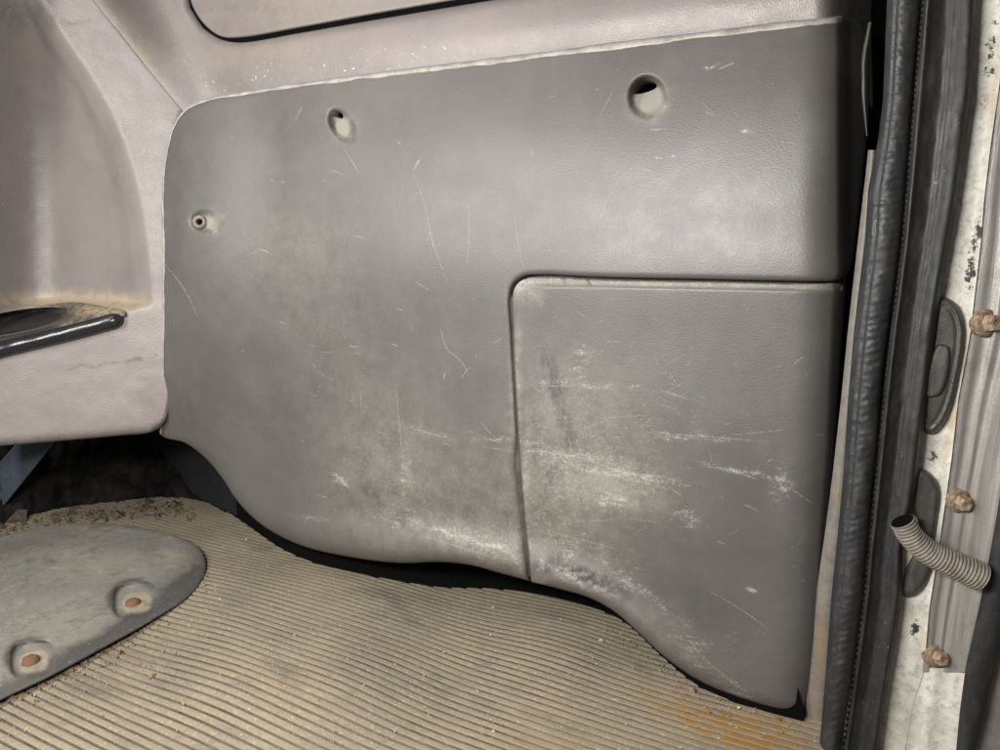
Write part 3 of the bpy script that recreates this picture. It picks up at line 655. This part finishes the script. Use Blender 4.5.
# floor pad with two bolt pockets
pad_out = smooth_line([(-90, 560), (0, 537), (50, 526), (100, 523), (150, 529), (186, 540), (203, 553), (206, 572), (192, 594), (150, 622), (100, 650), (50, 677), (0, 701), (-60, 735), (-90, 750)], 2.2, closed=True)
def pad_relief(x, y, d):
    off = roll(d, 5, .006)-.0012*ss(10, 30, d)+(fbm(x/30., y/30.)-.5)*.002
    for cx, cy in ((135, 600), (32, 659)):
        u = (x-cx)/24.; v = (y-cy+(x-cx)*.12)/19.; q = (np.abs(u)**3.6+np.abs(v)**3.6)**(1/3.6)
        off += .0105*(1-ss(.80, .95, q))
    return off
pad = empty('floor_pad', atZ(np.array([90.]), np.array([600.]))[0], 'rounded dusty grey rubber pad with two rusty bolt pockets on the ribbed floor', 'floor pad')
P, Fc, V2 = sheet(pad_out, (0, 0, .0075), (0, 0, 1), pad_relief, 2.0, rings=(1, 2.2, 3.6, 5.2))
x, y = V2[:, 0], V2[:, 1]; dE = segdist(x, y, pad_out)
tanp = sum((1-ss(.55, .8, (np.abs((x-cx-2)/21.)**3+np.abs((y-cy-3+(x-cx)*.12)/15.)**3)**(1/3.))) for cx, cy in ((135, 600), (32, 659)))
ringp = sum(np.exp(-((np.sqrt(((x-cx)/26.)**2+((y-cy)/20.)**2)-.95)/.16)**2) for cx, cy in ((135, 600), (32, 659)))
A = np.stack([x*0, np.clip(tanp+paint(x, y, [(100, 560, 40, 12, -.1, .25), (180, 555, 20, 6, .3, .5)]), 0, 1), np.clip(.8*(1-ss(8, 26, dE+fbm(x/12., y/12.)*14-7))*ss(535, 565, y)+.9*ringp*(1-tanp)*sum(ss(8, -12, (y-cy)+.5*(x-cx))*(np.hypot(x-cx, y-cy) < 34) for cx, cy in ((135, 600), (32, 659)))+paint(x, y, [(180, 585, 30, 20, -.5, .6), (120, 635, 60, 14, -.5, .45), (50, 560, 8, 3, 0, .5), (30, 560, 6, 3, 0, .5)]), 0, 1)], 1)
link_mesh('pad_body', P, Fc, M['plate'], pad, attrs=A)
for cx, cy in ((133, 605), (31, 663)):
    c = atZ(np.array([float(cx)]), np.array([float(cy)]), .002)[0]
    bm_obj('bolt', lambda bm: lathe(bm, [(.0068, -.002), (.0072, .001), (.0064, .0022), (.0056, .0045), (.004, .0055), (.001, .0057)], 10, .07), M['orange'], c, (0, 0, 1), pad)

# ------------------------------------------------------------------ cavity, walls behind
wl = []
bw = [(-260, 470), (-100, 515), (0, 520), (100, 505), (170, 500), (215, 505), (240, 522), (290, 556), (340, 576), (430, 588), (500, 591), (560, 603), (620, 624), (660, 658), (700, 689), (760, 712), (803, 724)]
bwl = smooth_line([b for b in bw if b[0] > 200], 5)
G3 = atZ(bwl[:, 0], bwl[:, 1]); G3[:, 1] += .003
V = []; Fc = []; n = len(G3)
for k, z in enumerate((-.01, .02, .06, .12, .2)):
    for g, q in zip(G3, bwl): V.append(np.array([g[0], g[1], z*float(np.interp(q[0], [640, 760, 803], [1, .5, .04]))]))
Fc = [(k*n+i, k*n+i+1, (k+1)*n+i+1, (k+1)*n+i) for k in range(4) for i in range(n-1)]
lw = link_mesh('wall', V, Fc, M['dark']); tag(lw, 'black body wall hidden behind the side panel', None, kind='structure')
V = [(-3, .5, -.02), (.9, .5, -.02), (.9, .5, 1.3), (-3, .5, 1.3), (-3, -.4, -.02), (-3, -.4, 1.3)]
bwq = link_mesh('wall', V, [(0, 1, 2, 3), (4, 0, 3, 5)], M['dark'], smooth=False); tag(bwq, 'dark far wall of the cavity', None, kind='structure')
# liner: curved blue-black wheel-arch piece seen under the corner
def liner_rel(x, y, d): return .05*((x-190)/60.)**2*(x < 190)+.0
P, Fc, V2 = sheet(smooth_line([(140, 415), (200, 425), (240, 470), (262, 530), (238, 516), (212, 504), (192, 492), (178, 470), (160, 448)], 3, closed=True), (0, .10, 0), (0, 1, 0), liner_rel, 3, rings=())
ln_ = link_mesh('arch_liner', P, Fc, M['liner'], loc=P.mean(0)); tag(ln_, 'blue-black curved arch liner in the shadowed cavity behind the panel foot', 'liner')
# torn sound deadening standing at the back of the gap
bk = smooth_line([(-260, 590), (-100, 548), (0, 524), (60, 509), (120, 501), (165, 497), (200, 500), (226, 512)], 3)
G4 = atZ(bk[:, 0], bk[:, 1]); n = len(G4); nz = 46; V = []; 
for k in range(nz):
    z = -.004+.30*k/(nz-1)
    dsp = (fbm(np.arange(n)/9., np.full(n, k/5.))-.5)*.07*min(1, k/8.)+(fbm(np.arange(n)/3., np.full(n, k/2.))-.5)*.02
    away = G4-CAM; away[:, 2] = 0; away /= np.linalg.norm(away, axis=1)[:, None]
    V += list(G4+away*(dsp+z*.15)[:, None]+np.array([0, 0, z]))
Fc = [(k*n+i, k*n+i+1, (k+1)*n+i+1, (k+1)*n+i) for k in range(nz-1) for i in range(n-1)]
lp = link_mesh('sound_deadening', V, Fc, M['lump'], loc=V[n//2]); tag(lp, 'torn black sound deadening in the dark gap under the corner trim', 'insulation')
# strap
sl = smooth_line([(62, 412), (40, 438), (18, 464), (-4, 490), (-32, 522)], 3); w_ = np.interp(np.arange(len(sl)), [0, len(sl)-1], [26, 34]); tt = np.gradient(sl, axis=0); tt /= np.linalg.norm(tt, axis=1)[:, None]; nn = np.stack([-tt[:, 1], tt[:, 0]], 1)
V = []; cols = 17
sdep = np.linspace(-.03, -.035, len(sl))
for i in range(len(sl)):
    for k in range(cols):
        q = sl[i]+nn[i]*w_[i]*(k/(cols-1)-.5)*1.0; V.append(atY(np.array([q[0]]), np.array([q[1]]), sdep[i]-(.0012 if k % 2 else 0))[0])
Fc = [(i*cols+k, i*cols+k+1, (i+1)*cols+k+1, (i+1)*cols+k) for i in range(len(sl)-1) for k in range(cols-1)]
so = link_mesh('belt_strap', V, Fc, M['strap'], loc=V[0]); tag(so, 'blue-grey woven strap hanging in the dark gap at lower left', 'strap')

# grit and dirt
def crumbs(name, n, sampler, size, mat, label, cat):
    V = []; Fc = []
    tet = np.array([(1, 0, -.5), (-.5, .87, -.5), (-.5, -.87, -.5), (.1, .1, .9), (-.6, .1, .4), (.5, -.5, .5)])
    fc = [(0, 2, 1), (0, 1, 3), (1, 4, 3), (1, 2, 4), (2, 5, 4), (4, 5, 3), (0, 5, 2), (0, 3, 5)]
    for i in range(n):
        x, y = sampler(); s = size*random.lognormvariate(0, .65); p = atZ(np.array([x]), np.array([y]))[0]; z = floor_z(p[0], p[1])
        a = random.uniform(0, 6.28); R = np.array([[math.cos(a), -math.sin(a), 0], [math.sin(a), math.cos(a), 0], [0, 0, 1]])
        q = (tet*(1+.5*(RNG.random(tet.shape)-.5))*np.array([1.2, .9, .6])*s) @ R.T+np.array([p[0], p[1], z+.3*s]); b = len(V); V += list(q); Fc += [tuple(b+k for k in f) for f in fc]
    o = link_mesh(name, V, Fc, mat, smooth=False); tag(o, label, cat, kind='stuff'); return o
def s_grit():
    while 1:
        x = random.uniform(-40, 810); y = random.uniform(510, 780)
        if y > np.interp(x, [-40, 200, 240, 300, 450, 560, 620, 700, 800], [720, 540, 535, 575, 600, 610, 635, 695, 725]) and not inside(np.array([x]), np.array([y]), pad_out)[0]: return x, y
crumbs('grit', 420, s_grit, .0005, M['grit'], 'pale grit scattered on the ribbed floor', 'grit')
def s_line():
    t = random.random(); 
    if t < .55: x = random.uniform(0, 210); return x, np.interp(x, [0, 60, 120, 150, 190, 210], [703, 673, 641, 624, 596, 570])+random.expovariate(.2)*.9+1
    if t < .8: x = random.uniform(600, 800); return x, np.interp(x, [600, 650, 700, 800], [625, 655, 692, 722])+random.expovariate(.15)
    return random.gauss(120, 40), random.gauss(655, 22)
crumbs('crumbled_dirt', 800, s_line, .0007, M['dirt'], 'brown dirt crumbs along the edge of the grey pad', 'dirt')
def s_back():
    x = random.uniform(-60, 195); return x, np.interp(x, [-60, 0, 60, 120, 195], [542, 527, 513, 508, 505])+random.gauss(5, 5)
crumbs('loose_rubble', 750, s_back, .0014, M['soil'], 'brown rubble and dirt at the mouth of the dark cavity', 'dirt')

# ------------------------------------------------------------------ door side
gap_l = [(846, -60), (846, 815)]
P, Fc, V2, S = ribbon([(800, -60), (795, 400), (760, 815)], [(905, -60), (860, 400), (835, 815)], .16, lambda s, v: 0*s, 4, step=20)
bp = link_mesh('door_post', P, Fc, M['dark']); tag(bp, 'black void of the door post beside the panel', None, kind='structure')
sill_l = [(874, 80), (867, 163), (858, 240), (848, 330), (841, 400), (832, 480), (824, 540), (815, 600), (808, 680), (803, 750)]
sill_r = [(882, 80), (876, 163), (870, 240), (860, 330), (855, 400), (848, 480), (844, 540), (838, 600), (832, 680), (826, 750)]
P, Fc, V2, S = ribbon(sill_l, sill_r, .012, lambda s, v: .003*np.sin(np.pi*s), 8, py0=150)
st = NT('rust_streaked_post'); A_ = st.attr(); n1 = st.noise(90, 6, .7)
stc = st.mix(st.rng(n1, .35, .7), (.17, .16, .14), (.12, .11, .095)); stc = st.mix(st.math('MULTIPLY', A_[1], st.rng(n1, .3, .6, .3, 1)), stc, (.25, .15, .065)); st.fin(stc, .6, st.bump(n1, .001, .5))
sill = link_mesh('post_strip', P, Fc, st.m, loc=P.mean(0), attrs=trim_wear_shading(V2, [], [(821, 645, 6, 28, 0, .6), (838, 495, 4, 8, 0, .5), (812, 720, 12, 30, 0, .4)], [])); tag(sill, 'thin grey painted metal strip with rust stain between panel and rubber seal', 'metal strip')
P, Fc, V2, S = ribbon([(868, 24), (861, 60), (862, 100), (866, 135)], [(872, 24), (866, 60), (866, 100), (868, 135)], .02, lambda s, v: .002*np.sin(np.pi*s), 5, py0=22, py1=135)
sn = link_mesh('trim_sliver', P, Fc, M['latch'], loc=P.mean(0)); tag(sn, 'small curved grey sliver of metal beside the top corner of the panel', 'metal strip')

seam = [(922, 0), (912, 120), (902, 240), (886, 368), (876, 470), (864, 595), (850, 700), (843, 750)]
bl_ = [(887, 0), (883, 100), (878, 140), (868, 190), (865, 240), (854, 330), (848, 400), (843, 480), (837, 540), (831, 600), (825, 680), (819, 750)]
sr = [(978, 0), (972, 100), (958, 200), (949, 250), (939, 304), (931, 368), (923, 432), (920, 460), (913, 505), (903, 545), (902, 595), (897, 634), (887, 692), (879, 750)]
wst = empty('door_seal', atY(np.array([865.]), np.array([700.]), -.02)[0], 'long black rubber door seal with puckered bulb and stitched seam at right', 'door seal')
def bulb_prof(s, v):
    b = .012*np.sqrt(np.clip(1-(2*s-1)**2*.98, 0, 1))
    pk = np.sin(2*np.pi*(v+2.5*np.sin(v/17.)+10*s)/8.0+4*fbm(v/22., s*2))*ss(.15, .6, s)*ss(1.0, .9, s)
    return b+.00018*pk*(.2+1.3*fbm(v/25., s*3))+(fbm(v/7., s*3)-.5)*.0016+(-.0012*np.exp(-((s-.28)/.05)**2))
P, Fc, V2, S = ribbon(bl_, [(a-1.5, b) for a, b in seam], -.012, bulb_prof, 26, step=1.3)
link_mesh('bulb', P, Fc, M['bulb'], wst)
def flap_prof(s, v):
    return .010+.0035*np.exp(-((s-.10)/.07)**2)-.004*np.exp(-((s-.02)/.03)**2)+.0018*np.sin(s*9+.4)+.0010*np.exp(-((s-.55)/.05)**2)-.006*ss(.88, 1, s)+(fbm(v/30., s*3)-.5)*.002
P, Fc, V2, S = ribbon(seam, sr, -.012, flap_prof, 30, step=2.5)
link_mesh('flap', P, Fc, M['seal'], wst)
# stitched seam: row of small dark slots along the seam
rows = np.arange(-50, 800, 6.2); sx = np.interp(rows, [p[1] for p in seam], [p[0] for p in seam]); V = []; Fc = []
for x, y in zip(sx, rows):
    w = 1.1; h = 1.3+random.random()*1.2
    b = len(V); V += list(atY(np.array([x-w, x+w, x+w*.8, x-w]), np.array([y-h, y-h*.8, y+h, y+h*.9]), -.012-.0093)); Fc.append((b, b+3, b+2, b+1))
link_mesh('stitching', V, Fc, M['dark'], wst, smooth=False)

frame = empty('door_jamb', atY(np.array([930.]), np.array([700.]), -.01)[0], 'chipped white painted metal door frame with rusty bolts, right of the black seal', 'door frame')
fr_r = [(1006, 0), (1000, 80), (990, 150), (984, 200), (981, 240), (970, 336), (958, 400), (952, 455), (940, 540), (929, 610), (924, 672), (914, 700), (905, 750)]
fl_ = [(a-12, b) for a, b in sr]
P, Fc, V2, S = ribbon(fl_, fr_r, -.004, lambda s, v: .0025*ss(.8, .97, s)*ss(665, 640, v)+(fbm(v/15., s*2)-.5)*.0015, 14)
link_mesh('painted_flange', P, Fc, M['paint'], frame, attrs=trim_wear_shading(V2, [], [(995, 120, 5, 80, 0, .8), (960, 380, 5, 90, .2, .7), (950, 440, 8, 30, 0, .5), (928, 640, 8, 30, 0, .7)], [(990, 60, 8, 60, .1, .5), (985, 195, 5, 60, .15, .42), (972, 255, 5, 40, .1, .45), (966, 280, 8, 20, 0, .3), (935, 455, 10, 14, 0, .5), (916, 628, 8, 14, 0, .6), (920, 600, 6, 10, 0, .4)]))
ch_l = [(a-1.5, b) for a, b in fr_r[:11]]+[(930, 700), (935, 750)]
ch_r = [(1090, 0), (1060, 240), (1040, 350), (1001, 490), (986, 576), (966, 665), (960, 708), (958, 750)]
def chp(s, v): return .0005+.0018*np.exp(-((s-.35)/.05)**2)-.0022*ss(.12, .2, s)*ss(.55, .45, s)+.002*ss(.8, .95, s)
P, Fc, V2, S = ribbon(ch_l, ch_r, -.004, chp, 30, step=4, py1=672)
link_mesh('channel', P, Fc, M['channel'], frame)
P, Fc, V2, S = ribbon([(880, 640), (860, 815)], [(974, 640), (956, 815)], -.0033, lambda s, v: .0022*np.exp(-((s-.62)/.07)**2)+.0008*np.sin(s*7), 26, py0=668)
link_mesh('lower_flange', P, Fc, M['paint'], frame, attrs=np.zeros((len(P), 3)))
bs_l = [(1090, 200), (1040, 350), (1001, 490), (986, 576), (966, 665), (960, 708), (956, 750)]
bs_r = [(1130, 200), (1060, 420), (1012, 600), (999, 650), (976, 750)]
P, Fc, V2, S = ribbon(bs_l, bs_r, -.010, lambda s, v: .004*np.sin(np.pi*s)**.5, 8, py0=200)
o = link_mesh('edge_rubber', P, Fc, M['seal'], loc=P.mean(0)); tag(o, 'narrow black rubber edging at the lower right corner', 'rubber edging')
P, Fc, V2, S = ribbon([(a-3, b) for a, b in bs_r], [(1200, 200), (1200, 815)], .0, lambda s, v: 0*s, 8, py0=200)
o = link_mesh('outer_panel', P, Fc, M['grey'], loc=P.mean(0)); tag(o, 'smooth grey panel beyond the black edging in the bottom right corner', 'body panel')
# bolts
def bolt(px, py, s, tilt, lab):
    c = atY(np.array([float(px)]), np.array([float(py)]), -.0045)[0]; ax = np.array(tilt)/np.linalg.norm(tilt)
    b = empty('bolt', c, None, None); b.parent = frame; b.location = Vector(c)-Vector(frame["_base"]); b["label"] = lab
    bm_obj('washer', lambda bm: lathe(bm, [(.0098*s, -.004), (.0100*s, .0006), (.0094*s, .0014), (.006*s, .0018)], 32, .003), M['rust'], c, ax, b)
    bm_obj('bolt_head', lambda bm: lathe(bm, [(.0064*s, .001), (.0064*s, .0062), (.0054*s, .0072), (.003*s, .0073), (.0026*s, .0066)], 6, .004), M['head'], c, ax, b, smooth=False)
bolt(986, 323, .8, (.62, -.75, .12), 'brown rusty bolt beside the upper black catch'); bolt(959, 501, .72, (.5, -.85, .0), 'flaky orange rusty bolt above the conduit'); bolt(936, 656, .7, (.55, -.8, .2), 'rusty bolt lowest on the frame')

# upper catch
ct = empty('door_catch', atY(np.array([945.]), np.array([430.]), -.008)[0], 'oval black plastic catch with raised button, between seal and upper rusty bolt', 'door catch')
co = smooth_line([(944, 297), (958, 306), (965, 325), (965, 345), (960, 375), (953, 405), (944, 424), (934, 434), (924, 432), (915, 400), (925, 340), (932, 305)], 1.6, closed=True)
P, Fc, V2 = sheet(co, (0, -.012, 0), (0, 1, 0), lambda x, y, d: roll(d, 7, .006)-.0015*np.exp(-((d-5)/2.)**2)-.001*ss(8, 12, d), 1.6, rings=(.8, 1.8, 3, 4.5), skirt=.006)
link_mesh('catch_plate', P, Fc, M['latch'], ct)
P, Fc, V2 = sheet(smooth_line([(938, 345), (948, 346), (950, 352), (948, 374), (943, 390), (938, 396), (925, 396), (928, 370)], 1.4, closed=True), (0, -.0165, 0), (0, 1, 0), lambda x, y, d: roll(d, 3, .003), 1.4, rings=(.7, 1.6), skirt=.004)
link_mesh('button', P, Fc, M['latch'], ct)
gd = smooth_line([(916, 470), (928, 472), (937, 482), (940, 497), (937, 520), (934, 545), (932, 568), (925, 585), (913, 596), (903, 596), (905, 575), (912, 558), (920, 545), (921, 530), (914, 512), (910, 490)], 1.6, closed=True)
P, Fc, V2 = sheet(gd, (0, -.012, 0), (0, 1, 0), lambda x, y, d: roll(d, 6, .006), 1.6, rings=(.8, 1.8, 3, 4.5), skirt=.006)
o = link_mesh('rubber_bumper', P, Fc, M['latch'], loc=P.mean(0)); tag(o, 'hooked black rubber bumper behind the corrugated conduit', 'bumper')
# conduit
cp = smooth_line([(902, 521), (911, 536), (927, 551), (948, 562), (966, 570), (981, 577)], .35)
dep = np.interp(np.arange(len(cp)), [0, len(cp)*.35, len(cp)-1], [-.030, -.026, -.018])
path = np.array([atY(np.array([a]), np.array([b]), d)[0] for (a, b), d in zip(cp, dep)]); k = np.arange(len(cp))
al = np.cumsum(np.r_[0, np.linalg.norm(np.diff(path, axis=0), axis=1)])
rad = np.interp(k, [0, len(cp)-1], [.0066, .0082])+.00045*np.sign(np.sin(al/.0021*2*math.pi))*np.abs(np.sin(al/.0021*2*math.pi))**.5
V, Fc = tube(path, rad, 18)
cdt = link_mesh('wire_conduit', V, Fc, [M['conduit'], M['dark']], loc=path[0], midx=[0]*(len(Fc)-2)+[1, 1]); tag(cdt, 'short dusty grey corrugated wire conduit crossing from seal to frame', 'conduit')

# ------------------------------------------------------------------ light
w = bpy.data.worlds.new("World"); sc.world = w; w.use_nodes = True
w.node_tree.nodes['Background'].inputs[0].default_value = (1, .97, .93, 1); w.node_tree.nodes['Background'].inputs[1].default_value = .09
def area(name, loc, target, size, power, color=(1, 1, 1), sy=None):
    l = bpy.data.lights.new(name, 'AREA'); l.energy = power; l.size = size; l.color = color
    if sy: l.shape = 'RECTANGLE'; l.size_y = sy
    o = bpy.data.objects.new(name, l); COL.objects.link(o); o.location = loc
    o.rotation_euler = (Vector(target)-Vector(loc)).to_track_quat('-Z', 'Y').to_euler(); return o
area('lamp', (-.22, -.56, .43), (-.28, 0, .2), .26, 6.1, (1, .97, .93), .06)
area('added_sheen_light', (-.64, -.62, .50), (-.52, 0, .28), .07, 4.3, (1, .97, .94), .34)  # unseen light added to draw the vertical sheen on the panel's left side
area('overhead_fill', (-.7, -.45, 1.05), (-.5, 0, .1), .4, 2.2, (1, .95, .9))  # unseen soft fill added from above to raise the ambient level
for o in list(bpy.data.objects):
    if "_base" in o: del o["_base"]
